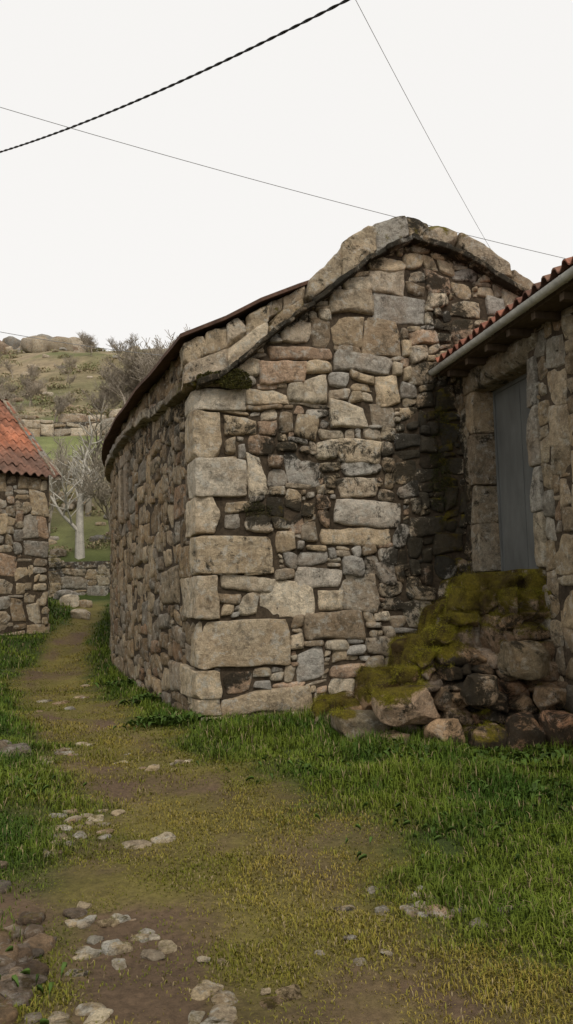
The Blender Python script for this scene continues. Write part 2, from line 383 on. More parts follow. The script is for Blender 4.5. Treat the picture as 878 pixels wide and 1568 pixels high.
for zz in (w[2],w[3]):
    v=np.concatenate([Fl(np.array([aa]),np.array([zz]),np.array([dd])) for aa,dd in ((w[0],0),(w[1],0),(w[1],-.41),(w[0],-.41))]); mb.add(v,[[0,1,2,3]])
e=Fg(np.array([5.6]),np.array([0.]),np.array([0.]))[0]; b=LP[-1]
F2=line_map(e[:2],np.array([e[0],22.6])-e[:2]); sheet(mb,F2,0,22.6-e[1],-.3,4.9)
F3=line_map((e[0],22.6),(b[0]-e[0],b[1]-22.6)); sheet(mb,F3,0,np.hypot(b[0]-e[0],b[1]-22.6),-.3,4.84)
mb.add([(e[0],22.6,4.84),(b[0],b[1],4.84),(.6,22.5,6.4)],t=[[0,1,2]])
mb.build('wall_core',M_mortar,barn)
mb=MB()
rock(mb,hexF(Fl,w[0]-.3,w[0]+.02,-.3,.09,w[2]-.1,w[3]+.02),n=10,m=12,amp=.015,col=(.28,.22,.16))
rock(mb,hexF(Fl,w[1]-.02,w[1]+.25,-.3,.09,w[2]-.1,w[3]+.02),n=10,m=12,amp=.015,col=(.40,.32,.23))
rock(mb,hexF(Fl,w[0]-.35,w[1]+.35,-.3,.08,w[3],w[3]+.22),n=10,m=12,amp=.015,col=(.28,.22,.16))
s=-.05
while s<LLEN-.2:
    L=rng.uniform(.8,1.4); zc=4.17+.2*float(sst(0,4,np.array(s)))
    rock(mb,hexF(Fl,s,min(s+L,LLEN),-.2,.17,zc,zc+.14),n=14,m=11,amp=.035,fr=3,col=scol(.75),cuts=3,cc=(1.0,1.3),mskf=lambda W:np.stack([.7*np.exp(-((W[:,1]-9.9)/.7)**2),np.clip(.25+.4*n2(W[:,0],W[:,1],1.5,3,5),0,1)],1))
    s+=L
mb.build('cornice_and_window_surround',M_stoneL,barn)
# coping of gable
mb=MB()
def cm(W): return np.stack([np.clip(.24+.5*n2(W[:,0],W[:,2],1.2,3,6),0,.5),np.clip(.2+.55*n2(W[:,0],W[:,2],1.7,4,7),0,1)],1)
edges=[xa(v) for v in (-1.27,-.72,-.2,.28,.78,1.27,1.72,2.05,2.45,3.18,3.62,4.3,4.9)]
for i in range(len(edges)-1):
    a0,a1=edges[i],edges[i+1]-.003
    l0,l1,u0,u1=Lf(a0),Lf(a1),Uf(a0),Uf(a1)
    dz=rng.uniform(-.03,.03,2)
    if a1<xa(.3):
        f=.5
        rock(mb,hexF(Fg,a0,a1,-.4,.12,l0+.02,l0+f*(u0-l0),l1+.02,l1+f*(u1-l1)),n=18,m=14,amp=.05,fr=3,col=scol(.95,(1,.98,.95)),mskf=cm,cuts=4,cc=(1.1,1.4))
        mid=(a0+a1)/2+rng.uniform(-.06,.06); um=Uf(mid); lm_=Lf(mid); 
        rock(mb,hexF(Fg,a0-.02,mid,-.4,.08,l0+f*(u0-l0)-.01,u0,lm_+f*(um-lm_)-.01,um),n=16,m=12,amp=.055,fr=4,col=scol(1.05),mskf=cm,cuts=4,cc=(1.05,1.35))
        rock(mb,hexF(Fg,mid,a1+.02,-.4,.09,lm_+f*(um-lm_)-.01,um,l1+f*(u1-l1)-.01,u1),n=16,m=12,amp=.055,fr=4,col=scol(1.05),mskf=cm,cuts=4,cc=(1.05,1.35))
    else:
        rock(mb,hexF(Fg,a0-.01,a1+.015,-.5,.15,l0+.03,u0+dz[0],l1+.03,u1+dz[1]),n=22,m=10.,amp=.07,fr=2.6,col=scol(.82,(1,.99,.96)),mskf=cm,cuts=6,cc=(1.0,1.35))
mb.build('gable_coping',M_stone,barn)
mb=MB(); ed=[xa(v) for v in (-1.1,-.6,-.15,.4,.9,1.4,1.76,2.3,2.9,3.4,4.0)]
for i in range(len(ed)-1):
    a0,a1=ed[i],ed[i+1]; mid=(a0+a1)/2
    for p,q in ((a0,mid),(mid,a1)):
        rock(mb,hexF(Fg,p-.01,q+.01,-.1,.22+rng.uniform(-.02,.03),Lf(p)-.035,Lf(p)+.05,Lf(q)-.035,Lf(q)+.05),n=10,m=9,amp=.035,fr=5,col=scol(.42),msk=(.1,.6))
mb.build('drip_ledge',M_stone,barn)
# roof of barn
RX=np.array([-1.32,-.75,-.3,.2,.7,1.2,1.7]); RZ=np.array([4.82,5.08,5.34,5.56,5.9,6.2,6.4])
nr=30; st=np.linspace(0,1,nr); top=[]
for i,tn in enumerate(st):
    ar=tn*LLEN; ev=Fl(np.array([ar]),np.array([0.]),np.array([.24]))[0]
    y_r=10.36+tn*12.1; rd=np.array([1.7-tn*.9,y_r])
    for k in range(7):
        f=(RX[k]-RX[0])/(RX[-1]-RX[0]); p=ev[:2]*(1-f)+rd*f
        if i==0:
            dd=.16 if k<4 else -.28
            p=Fg(np.array([xa(RX[k])]),np.array([0.]),np.array([dd]))[0][:2]
        top.append((p[0],p[1],RZ[k]+(.02*math.sin(i*1.3) if i else 0)))
top=np.array(top); q=gridq(nr,7); n0=len(top)
mb=MB(); bot=top-np.array([0,0,.05]); mb.add(np.concatenate([top,bot]),np.concatenate([q,q[:,::-1]+n0]))
rim=[(i*7,(i+1)*7) for i in range(nr-1)]+[(k,k+1) for k in range(6)]
mb.add(np.concatenate([top,bot]),[[a,b_,b_+n0,a+n0] for a,b_ in rim])
rt=np.array([[top[i*7+6],(6.2,top[i*7+6][1],4.75)] for i in range(nr)]).reshape(-1,3)
mb.add(rt,gridq(nr,2))
mb.build('roof',M_slate,barn,False)
# ---------------------------------------------------------------- right house
house=empty('stone_house'); D=(.45,1.8,1.75,4.1)
def r_ok(A,Z): return ~((A>D[0]-.22)&(A<D[1]+.24)&(Z>D[2]-.14)&(Z<4.36))
def rm(a,z):
    return np.stack([np.clip(.8*np.exp(-((z-1.6)/.5)**2)*sst(2.4,0,a)+.2*n2(a,z,1,3,3),0,1),np.clip(.45*np.exp(-(a/.3)**2)+.12+.45*n2(a,z,1.4,4,8),0,1)],-1)
mb=MB(); lay(mb,Fr,pack(0,6.02,-.28,4.41,r_ok,(),.07,sizes=[(.4,(7,12),(5,8)),(.4,(4,8),(4,6)),(.12,(2,4),(2,3)),(.08,(1,3),(1,2))],sd=21),rm,.8,(1,.97,.9),Hr=(.02,.045),jit=.03,warp=.04,kx=.5)
mb.build('front_wall_stones',M_stoneL,house)
mb=MB()
def jb(a0,a1,d0,d1,z0,z1,c,mk=(.1,.15)): rock(mb,hexF(Fr,a0,a1,d0,d1,z0,z1),n=14,m=18,amp=.022,fr=3,col=c,msk=mk,cuts=4,cc=(1.05,1.4))
z=D[2]
for hgt in (.62,.5,.68,.55):
    z1=min(z+hgt,D[3]); jb(D[0]-.22,D[0],-.34,.04,z+.002,z1-.002,scol(.85),(.15,.25)); jb(D[1],D[1]+.24,-.34,.045,z+.002,z1-.002,scol(.9,(1,1,.98))); z=z1
jb(D[0]-.3,D[1]+.3,-.34,.05,4.1,4.36,(.25,.21,.15),(.0,.3)); jb(D[0]-.2,D[1]+.22,-.34,.07,D[2]-.15,D[2]-.005,(.3,.25,.18),(1.,.2))
mb.build('door_surround',M_stoneL,house)
mb=MB(); sheet(mb,Fr,0,D[0]-.05,-.4,4.42); sheet(mb,Fr,D[1]+.05,6,-.4,4.42); sheet(mb,Fr,D[0]-.05,D[1]+.05,-.4,D[2]-.05); sheet(mb,Fr,D[0]-.05,D[1]+.05,4.2,4.42)
def hx(a,z,d): return Fr(np.array([a]),np.array([z]),np.array([d]))[0]
for a_ in (0.02,6.):
    mb.add([hx(a_,-.4,0),hx(a_,4.42,0),hx(a_,6.0,-3.5),hx(a_,4.42,-7),hx(a_,-.4,-7)],q=[[0,1,3,4]],t=[[1,2,3]])
sheet(mb,Fr,0,6,-.4,4.42,-7)
mb.build('wall_core',M_mortar,house)
mb=MB()
def bx(mb,F,a0,a1,d0,d1,z0,z1,col=(.3,.3,.3)):
    H=hexF(F,a0,a1,d0,d1,z0,z1).reshape(8,3); mb.add(H,[[0,1,3,2],[4,6,7,5],[0,4,5,1],[2,3,7,6],[0,2,6,4],[1,5,7,3]],col=col)
bx(mb,Fr,D[0],D[1],-.30,-.27,D[2],D[3])
for a_ in (D[0],D[1]-.04): bx(mb,Fr,a_,a_+.04,-.27,-.25,D[2],D[3])
bx(mb,Fr,D[0]+.042,D[1]-.042,-.27,-.252,D[3]-.05,D[3])
bx(mb,Fr,1.118,1.132,-.27,-.264,D[2],D[3]-.052)
mb.build('metal_door',M_iron,house,False)
def tileroof(name,F,a0,a1,dE,zE,dR,zR,parent,colf,pitch=.2,wave=.035,rows=None):
    Ls=math.hypot(dR-dE,zR-zE); rows=rows or int(Ls/.38); na=int((a1-a0)/pitch*8); mb=MB()
    a=np.linspace(a0,a1,na); 
    for r in range(rows):
        t0=r/rows; t1=(r+1)/rows+.05/Ls
        T=np.linspace(t0,t1,3); A,TT=np.meshgrid(a,T,indexing='ij'); A=A.ravel();TT=TT.ravel()
        ph=(A-a0)/pitch*2*np.pi; w=np.sign(np.cos(ph))*np.abs(np.cos(ph))**.7*wave
        tid=np.floor((A-a0)/pitch+.25); jit=_h(tid.astype(np.int64),np.full(len(A),r),np.full(len(A),3))
        lift=.03*(1-(TT-t0)/(t1-t0))+.012*jit
        d=dE+(dR-dE)*(TT-.05*(jit-.5)/Ls); z=zE+(zR-zE)*TT+w+lift+.02*n2(A,TT*4,1.2,2,5)
        c=colf(A,TT,jit)
        mb.add(F(A,z,d),gridq(na,3),col=c)
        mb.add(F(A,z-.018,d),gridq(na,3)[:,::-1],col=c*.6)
        s=TT==T[0]; P=F(A[s],z[s],d[s]); P2=F(A[s],z[s]-.018,d[s]); n=len(P)
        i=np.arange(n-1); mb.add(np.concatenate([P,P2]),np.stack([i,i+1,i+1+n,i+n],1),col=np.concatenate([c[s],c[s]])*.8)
    mb.build(name,M_tile,parent)
def rc(A,T,j):
    c=np.array([.27,.105,.065])*(.55+.7*j)[:,None]; k=sst(-.2,.4,n2(A,T*4,1.4,4,9)); return lerp(c,[.13,.10,.07],k*.6)
tileroof('tile_roof',Fr,.06,6.2,.36,4.57,-3.5,6.2,house,rc,.2,.04)
tileroof('tile_roof_back',Fr,.06,6.2,-7.3,4.57,-3.5,6.2,house,rc,.2,.04)
mb=MB(); bx(mb,Fr,.06,6.2,-3.4,.3,4.40,4.425); 
bx(mb,Fr,.06,6.2,.302,.32,4.40,4.53)
v=[hx(.06,4.51,.3),hx(6.2,4.51,.3),hx(6.2,6.12,-3.5),hx(.06,6.12,-3.5)]
mb.add(v,[[0,1,2,3]])
for a_ in np.arange(.3,6.1,.55): bx(mb,Fr,a_,a_+.08,0,.3,4.32,4.398)
mb.build('eave_timbers',M_timber,house,False)
mb=MB(); th=np.linspace(np.pi,2*np.pi,9); aa=np.linspace(-.02,6.3,20); R=.06
for rr,fl in ((R,0),(R-.006,1)):
    A,TH=np.meshgrid(aa,th,indexing='ij'); A=A.ravel();TH=TH.ravel(); mb.add(Fr(A,4.47+rr*np.sin(TH),.39+rr*np.cos(TH)),gridq(20,9))
for a_ in np.arange(.1,6.2,.8):
    A,TH=np.meshgrid([a_,a_+.03],th,indexing='ij'); A=A.ravel();TH=TH.ravel(); mb.add(Fr(A,4.47+(R+.006)*np.sin(TH),.39+(R+.006)*np.cos(TH)),gridq(2,9))
A=np.full(9,-.02); P=Fr(A,4.47+R*np.sin(th),.39+R*np.cos(th)); mb.add(np.concatenate([P,P.mean(0)[None]]),t=[[i,i+1,9] for i in range(8)])
mb.build('gutter',M_gut,house)
# ---------------------------------------------------------------- left cottage
cot=empty('stone_cottage'); C0=np.array([-6.1,20.]); Fc=line_map((-6.1-.7*7,20-.7*7),(.707,.707))
CL=7*.7/.707
def hk(a,z): return np.stack([.1+.2*sst(1.8,.5,z),np.clip(.1+.45*n2(a,z,1.,4,61),0,1)],-1)
mb=MB(); lay(mb,Fc,pack(0,CL,-.3,4.6,lambda A,Z:np.ones_like(A,bool),[(CL-.5,3.6,CL-.02,4.2),(CL-.7,2.5,CL,3.0),(CL-.3,3.0,CL,3.6)],.1,sizes=[(.25,(4,7),(4,6)),(.5,(3,5),(2,4)),(.25,(1,3),(1,2))],sd=31),hk,.85,(1,.98,.94),warp=.08,jit=.07,res=.04,Hr=(.02,.05))
Fc2=line_map(C0,(-.707,.707))
lay(mb,Fc2,pack(0,5.6,-.3,4.6,lambda A,Z:np.ones_like(A,bool),(),.1,sd=32),hk,.8,res=.05)
mb.build('wall_stones',M_stoneL,cot)
mb=MB(); sheet(mb,Fc,0,CL,-.6,4.6); sheet(mb,Fc2,0,5.6,-.6,4.6)
mb.add(np.concatenate([Fc2(np.array([0,2.8,5.6]),np.array([4.6,6.95,4.6]),np.array([0,0,0.]))]),t=[[0,1,2]])
P=Fc(np.array([0.,0,0,0,0]),np.array([-.6,4.6,6.95,4.6,-.6]),np.array([0,0,-2.8,-5.6,-5.6])); mb.add(P,q=[[0,1,3,4]],t=[[1,2,3]])
mb.build('wall_core',M_mortar,cot)
def cc_(A,T,j):
    c=np.array([.31,.115,.06])*(.55+.75*j)[:,None]; k=sst(.5,.15,T)*.85+.5*sst(-.1,.4,n2(A,T*5,1.,3,9)); return lerp(c,[.13,.08,.058],np.clip(k,0,1))
tileroof('tile_roof',Fc,-.2,CL+.22,.25,4.55,-2.8,7.1,cot,cc_,.22,.04)
tileroof('tile_roof_back',Fc,-.2,CL+.22,-5.9,4.55,-2.8,7.1,cot,cc_,.22,.04)
mb=MB(); n=9
for i in range(n):
    d0=.24-i*3.05/n; d1=.24-(i+1)*3.05/n; zf=lambda d:4.47+(.25-d)*2.55/3.05
    H=hexF(Fc,CL+.04,CL+.24,d1,d0,0,1)
    for ii in (0,1):
        for jj,dd in enumerate((d0,d1)):
            H[ii,jj,0,2]=zf(dd)-.03; H[ii,jj,1,2]=zf(dd)+.13
    rock(mb,H,n=6,m=9,amp=.03,col=scol(.5))
mb.build('verge_slabs',M_stoneL,cot)
# ---------------------------------------------------------------- mossy steps
mb=MB()
heap=lambda x:np.interp(x,[.3,.9,1.4,1.9,2.2,3.0],[.05,.48,.9,1.38,1.68,1.74])
fy=lambda x:np.interp(x,[.2,.5,.9,1.6,2.8],[9.5,9.15,8.75,8.4,8.2])
def hm(top,b=.12):
    return lambda W:np.stack([np.clip(top*sst(.4,.95,(W[:,2]+.1)/(heap(W[:,0])+.25))+.6*n2(W[:,0],W[:,2],1.6,3,4)+b,0,1.1),np.clip(.34+.7*n2(W[:,0],W[:,2],1.6,3,5),0,1)],1)
steps=[(.35,.95,.24),(.85,1.4,.55),(1.3,1.85,.95),(1.75,2.25,1.34),(2.1,2.72,1.66)]
for x0,x1,zt in steps:
    y0=fy((x0+x1)/2)+.12+zt*.22; ye=10.1; yy=y0
    while yy<ye:
        L=rng.uniform(.3,.5); 
        boxrock(mb,(x0+x1)/2+rng.uniform(-.04,.04),yy+L/2,zt/2-.1+rng.uniform(-.04,.03),x1-x0+.1,L+.08,zt+.25,rng.uniform(-.15,.15),n=18,m=5.5,amp=.11,fr=2.6,col=scol(.55,(1,.9,.8)),mskf=hm(1.15),cuts=6,cc=(.8,1.2)); yy+=L
layer=-.12
while layer<1.52:
    h=rng.uniform(.14,.25); xx=.4+rng.uniform(0,.15)
    while xx<2.95:
        w_=rng.uniform(.14,.42); cx=xx+w_/2
        if heap(cx)>layer+h*.5 and cx<2.9:
            yy=fy(cx)+layer*.26+rng.uniform(-.05,.05)
            hh=h*rng.uniform(.85,1.35)
            boxrock(mb,cx,yy+.2,layer+h/2+rng.uniform(-.03,.03),w_*1.15,.5,hh*1.12,rng.uniform(-.4,.4),n=12,m=6,amp=.07,fr=3.5,col=scol(.66,(1,.84,.72)),mskf=hm(1.0,.3),cuts=9,cc=(.72,1.1))
        xx+=w_
    layer+=h*.9
for (cx,cy,cz,sx,sy,sz,r,tint) in [(1.2,8.2,.36,.66,.42,.36,.1,(1.2,1.0,.9)),(.75,8.55,.1,.62,.5,.34,.2,(.9,.8,.6)),(1.05,8.25,.0,.4,.3,.2,-.3,(1,.9,.8)),(1.55,8.1,.08,.35,.3,.3,.4,(1,.85,.75)),(1.95,8.0,.05,.42,.3,.3,.1,(1,.85,.75)),(2.62,7.85,.12,.36,.3,.4,.2,(1.2,.8,.62)),(2.28,7.9,.12,.34,.3,.36,.1,(1.05,.75,.6)),(2.42,8.12,.82,.5,.45,.4,.05,(.75,.66,.5)),(1.95,8.22,.5,.36,.3,.3,.3,(.85,.75,.65)),(2.6,8.05,.45,.3,.3,.26,.3,(.75,.6,.48))]:
    boxrock(mb,cx,cy,cz,sx,sy,sz,r,n=18,m=5,amp=.07,fr=3,col=scol(.8,tint),mskf=hm(.7,.15),cuts=9,cc=(.75,1.1))
steps_o=mb.build('mossy_stone_steps',M_heap)
me=steps_o.data; nv=len(me.vertices); co_=np.zeros(nv*3); me.vertices.foreach_get('co',co_); co_=co_.reshape(-1,3)
no_=np.zeros(nv*3); me.vertex_normals.foreach_get('vector',no_); no_=no_.reshape(-1,3)
mk_=np.concatenate(mb.M)[:,0]
sel=np.where((no_[:,2]>.0)&(mk_+n2(co_[:,0],co_[:,1]+co_[:,2],3,3,8)*.5+.3*no_[:,2]>.72))[0]
MF=MB()
sel=rng.choice(sel,150000); P=co_[sel]+rng.normal(size=(len(sel),3))*.022; Nn=no_[sel]
P=P-Nn*.004; dr=Nn*.6+rng.normal(size=P.shape)*.45; dr/=np.linalg.norm(dr,axis=1)[:,None]; sd_=np.cross(dr,rng.normal(size=P.shape)); sd_/=np.linalg.norm(sd_,axis=1)[:,None]
L=rng.uniform(.008,.026,(len(sel),1)); V=np.stack([P-sd_*.0024,P+sd_*.0024,P+dr*L],1).reshape(-1,3)
t_=np.clip(.55+1.3*n2(P[:,0],P[:,1]+P[:,2],1.8,3,9),0,1); c=lerp(np.tile([[.075,.045,.014]],(len(sel),1)),[.25,.23,.02],t_)*rng.uniform(.6,1.3,(len(sel),1))
i=np.arange(len(sel))*3; MF.add(V,t=np.stack([i,i+1,i+2],1),col=np.repeat(c,3,0)); 
# ---------------------------------------------------------------- cobbles and rubble
mb=MB()
def cobcl(cx,cy,rx,ry,n,s0,s1,k=.88,tint=(1,.98,.9),rise=.2,flat=.45):
    for i in range(n):
        x=cx+rng.normal()*rx*.6; y=cy+rng.normal()*ry*.6; s=rng.uniform(s0,s1)
        sx=s*rng.uniform(.9,1.7); hz=s*flat; z0=float(gz(np.array(x),np.array(y)))
        boxrock(mb,x,y,z0+hz*(rise-.5)+.008,sx,s,hz,rng.uniform(0,3),n=8,m=4.,amp=.025,fr=9,col=scol(k,tint),msk=(.28,.15),cuts=5,cc=(.8,1.1))
for a in [(-1.5,5.75,.2,.42,24,.05,.1),(-1.6,5.2,.2,.3,8,.05,.08),(-.88,3.95,.22,.36,26,.045,.095),(.57,4.2,.2,.22,18,.05,.1),(-.3,3.3,.25,.15,9,.05,.1),(-2.35,8.3,.2,.5,10,.08,.15),(-1.35,7.7,.4,.3,8,.06,.12),(-.95,5.4,.1,.1,2,.12,.16),(.95,4.2,.15,.15,4,.04,.08),(-3.4,12,.5,1.,8,.1,.18),(0,3.8,1.,.8,10,.03,.05),(-.85,3.25,.2,.18,8,.05,.1),(1.2,3.6,.2,.3,4,.03,.05)]: cobcl(*a)
mb.build('cobblestones',M_stone)
mb=MB()
cobcl(-1.28,3.6,.14,.55,46,.05,.17,.42,(1,.85,.75),.4); cobcl(-1.75,4.6,.25,.4,14,.06,.18,.42,(1,.9,.8),.35); cobcl(-2.95,8.0,.2,.12,5,.2,.36,.42,(.9,.9,.9),.6)
mb.build('roadside_rubble',M_heap)
mb=MB()
for (x,y,s) in [(-5.95,22.5,.4),(-6.7,24.2,.5),(-6.4,24.8,.35),(-7.2,25.5,.6)]:
    boxrock(mb,x,y,float(gz(x,y))+s*.25,s*1.4,s,s*.8,x,n=10,m=5,amp=.08,fr=3,col=scol(.9),msk=(.2,.1),cuts=8,cc=(.8,1.1))
mb.build('loose_boulders',M_stone)
# ---------------------------------------------------------------- dry stone walls in the background
mb=MB(); Fw=line_map((-14,29.3),(1,0.)); lay(mb,Fw,pack(0,16,.8,3.2,lambda A,Z:Z<2.8+.25*np.sin(A*1.7)+.1*np.sin(A*5),(),.13,sd=41),lambda a,z:np.stack([.35+.4*n2(a,z,.8,3,3),.3+.5*n2(a,z,.7,3,5)],-1),.55,(1,.98,.92),jit=.07,res=.05)
sheet(mb,Fw,0,16,.5,2.75,0,20,10,(.06,.05,.04)); mb.build('dry_stone_wall',M_stoneL)
mb=MB(); Fw=line_map((-34,54.5),(1,0.)); lay(mb,Fw,pack(0,34,11.4,14.3,lambda A,Z:Z<13.7+.3*np.sin(A*.9),(),.3,sd=43),None,.8,jit=.1,warp=.1,Hr=(.1,.2),res=.12)
sheet(mb,Fw,0,34,11,13.6,0,20,10,(.06,.05,.04)); mb.build('dry_stone_wall',M_stoneL)
mb=MB()
for i in range(230):
    y=rng.uniform(30.2,40) if i<85 else (rng.uniform(55,62) if i<110 else rng.uniform(56,118)); x=-rng.uniform(.08,.5)*y
    s=rng.uniform(.3,.8)*(.9 if y<45 else 1.3)*(1.8 if rng.random()<.05 else 1); z0=float(gz(x,y))
    boxrock(mb,x,y,z0+s*.1,s*rng.uniform(1,1.8),s,s*rng.uniform(.5,.9),rng.uniform(0,3),n=6,m=4,amp=.12*s,fr=1.6/s,col=scol(.85),msk=(.15,.1),cuts=6,cc=(.8,1.1))
for i in range(60):
    x=-35+rng.normal()*4.; y=112+rng.normal()*2; s=rng.uniform(.8,2.8)
    boxrock(mb,x,y,float(gz(x,y))+s*.4,s*1.4,s,s*1.2,rng.uniform(0,3),n=6,m=4,amp=.3,fr=.6,col=scol(.75),msk=(.1,.1),cuts=7,cc=(.8,1.1))
mb.build('hillside_boulders',M_stoneL)
# ---------------------------------------------------------------- trees
def tree(seed,H=6.,r0=.12,levels=5,spread=.55,lean=(0,0)):
    r=random.Random(seed); S=[]
    def br(p,d,L,rad,lv):
        nseg=4 if lv<3 else 3; dd=d
        for i in range(nseg):
            dd=(dd+Vector((r.uniform(-1,1),r.uniform(-1,1),r.uniform(-.4,.8)))*.2).normalized(); q=p+dd*(L/nseg); r1=rad*(1-.45/nseg)
            S.append((p,q,rad,r1)); p=q; rad=r1
            if lv<levels and (i>0 or lv>0):
                for k in range(1 if lv<levels-1 else 2):
                    ax=Vector((r.uniform(-1,1),r.uniform(-1,1),r.uniform(-.3,.6))).normalized()
                    nd=(dd*(1-spread)+ax*spread*1.3+Vector((0,0,.15))).normalized()
                    br(p,nd,L*r.uniform(.5,.8),rad*r.uniform(.45,.7),lv+1)
        if lv<levels: br(p,(dd+Vector((r.uniform(-.4,.4),r.uniform(-.4,.4),.1))).normalized(),L*.72,rad*.9,lv+1)
    br(Vector((0,0,-.2)),Vector((lean[0],lean[1],1)).normalized(),H*.33,r0,0)
    return S
def tubes(S,rmin=.006,n=4):
    P0=np.array([s[0] for s in S]);P1=np.array([s[1] for s in S]);R0=np.maximum([s[2] for s in S],rmin);R1=np.maximum([s[3] for s in S],rmin)
    d=P1-P0; d/=np.linalg.norm(d,axis=1)[:,None]+1e-9; up=np.where(np.abs(d[:,2:3])>.9,[[1,0,0]],[[0,0,1]]); a=np.cross(d,up); a/=np.linalg.norm(a,axis=1)[:,None]; b=np.cross(d,a)
    th=np.arange(n)/n*2*np.pi; V=[]
    for (P,R) in ((P0,R0),(P1,R1)): V.append(P[:,None]+R[:,None,None]*(a[:,None]*np.cos(th)[None,:,None]+b[:,None]*np.sin(th)[None,:,None]))
    V=np.concatenate(V,1); m=len(S); base=np.arange(m)[:,None]*2*n; i=np.arange(n); j=(i+1)%n
    Q=np.stack([base+i,base+j,base+j+n,base+i+n],-1).reshape(-1,4); return V.reshape(-1,3),Q
def put_tree(mb,V,Q,x,y,s,rot,col,zs=1.):
    c,sn=math.cos(rot),math.sin(rot); W=V*s; W=np.stack([W[:,0]*c-W[:,1]*sn+x,W[:,0]*sn+W[:,1]*c+y,W[:,2]*zs+float(gz(x,y,False))],1); mb.add(W,Q,col=col)
T=[tubes(tree(11,6,.17,3,.62),.016),tubes(tree(23,6,.12,4,.6),.012),tubes(tree(5,6,.1,4,.5),.012)]
for (x,y,s,r_,k,c) in [(-8.1,30.6,1.25,0,0,(.40,.37,.31)),(-6.9,31.5,.9,2,1,(.28,.24,.18)),(-9.9,32.5,1.0,1,2,(.32,.28,.22)),(-8.9,35,1.1,4,0,(.26,.23,.18))]:
    mb=MB(); put_tree(mb,*T[k],x,y,s,r_,c); mb.build('bare_tree',M_bark)
T2=[tubes(tree(31,6,.14,4,.6),.016,3),tubes(tree(37,6,.14,4,.55),.016,3)]
mb=MB()
for i in range(50):
    if i<18: y=rng.uniform(58,70); x=-y*rng.uniform(.10,.21); s=rng.uniform(1.0,1.5)
    elif i<24: y=rng.uniform(56,62); x=-y*rng.uniform(.2,.45); s=rng.uniform(.4,.7)
    else: y=rng.uniform(64,105); x=-y*rng.uniform(.12,.42); s=rng.uniform(.3,.7)
    k=rng.uniform(.8,1.3); put_tree(mb,*T2[i%2],x,y,s,rng.uniform(0,6),(.30*k,.255*k,.20*k))
mb.build('hillside_bare_trees',M_bark)
def leafcloud(mb,cx,cy,cz,rx,ry,rz,n,s,cols):
    p=rng.normal(size=(n,3)); p/=np.linalg.norm(p,axis=1)[:,None]; p*=rng.uniform(.35,1,(n,1))**.6
    p=p*[rx,ry,rz]*(1+.35*vn(p*2.3+cx)[:,None])+[cx,cy,cz]
    a=rng.normal(size=(n,3)); a/=np.linalg.norm(a,axis=1)[:,None]; b=np.cross(a,rng.normal(size=(n,3))); b/=np.linalg.norm(b,axis=1)[:,None]
    ss=s*rng.uniform(.5,1.3,(n,1)); V=np.stack([p-a*ss,p+b*ss*.5,p+a*ss,p-b*ss*.5],1).reshape(-1,3)
    c=np.array(cols)[rng.integers(0,len(cols),n)]*rng.uniform(.6,1.3,(n,1)); i=np.arange(n)*4
    mb.add(V,np.stack([i,i+1,i+2,i+3],1),col=np.repeat(c,4,0))
mb=MB(); BR=[(.26,.205,.12),(.32,.25,.15),(.20,.20,.09),(.22,.215,.10)]
for i in range(220):
    if i<70: y=rng.uniform(30.4,41); s=rng.uniform(.25,.6)
    else: y=rng.uniform(56,115); s=rng.uniform(.6,1.4)
    x=-y*rng.uniform(.1,.48); leafcloud(mb,x,y,float(gz(x,y,False))+s*.15,s*1.5,s,s*.5,200,.06 if y<45 else .13,BR)
mb.build('hillside_shrubs',M_leaf)
mb=MF
def wallmoss(F,a0,a1,z0,z1,n,d=.09,s=.012,cols=((.03,.045,.01),),th=.3):
    a=rng.uniform(a0,a1,n); z=rng.uniform(z0,z1,n); k=n2(a,z,4,4,77)+th-2.5*np.abs((z-(z0+z1)/2)/(z1-z0))**2-2.5*np.abs((a-(a0+a1)/2)/(a1-a0))**2>0; a=a[k];z=z[k]; n=len(a)
    p=F(a,z,d+rng.uniform(-.04,.02,n)); A=rng.normal(size=(n,3)); A/=np.linalg.norm(A,axis=1)[:,None]; B=np.cross(A,rng.normal(size=(n,3))); B/=np.linalg.norm(B,axis=1)[:,None]
    ss=s*rng.uniform(.6,1.6,(n,1)); V=np.stack([p-A*ss,p+B*ss*.5,p+A*ss,p-B*ss*.5],1).reshape(-1,3); i=np.arange(n)*4
    c=np.array(cols)[rng.integers(0,len(cols),n)]*rng.uniform(.6,1.3,(n,1)); mb.add(V,np.stack([i,i+1,i+2,i+3],1),col=np.repeat(c,4,0))
wallmoss(Fg,-.1,.8,4.12,4.38,16000,.19,.009,[(.055,.055,.012),(.09,.08,.016),(.04,.033,.012)],.45)
wallmoss(Fg,.45,1.25,2.4,2.75,5000,.06,.007,[(.03,.03,.01),(.055,.05,.014)],.1)
wallmoss(Fg,2.95,3.45,2.0,4.3,12000,.06,.008,[(.03,.032,.01),(.055,.058,.014)],.2)
mb.build('moss_growth',M_leaf)
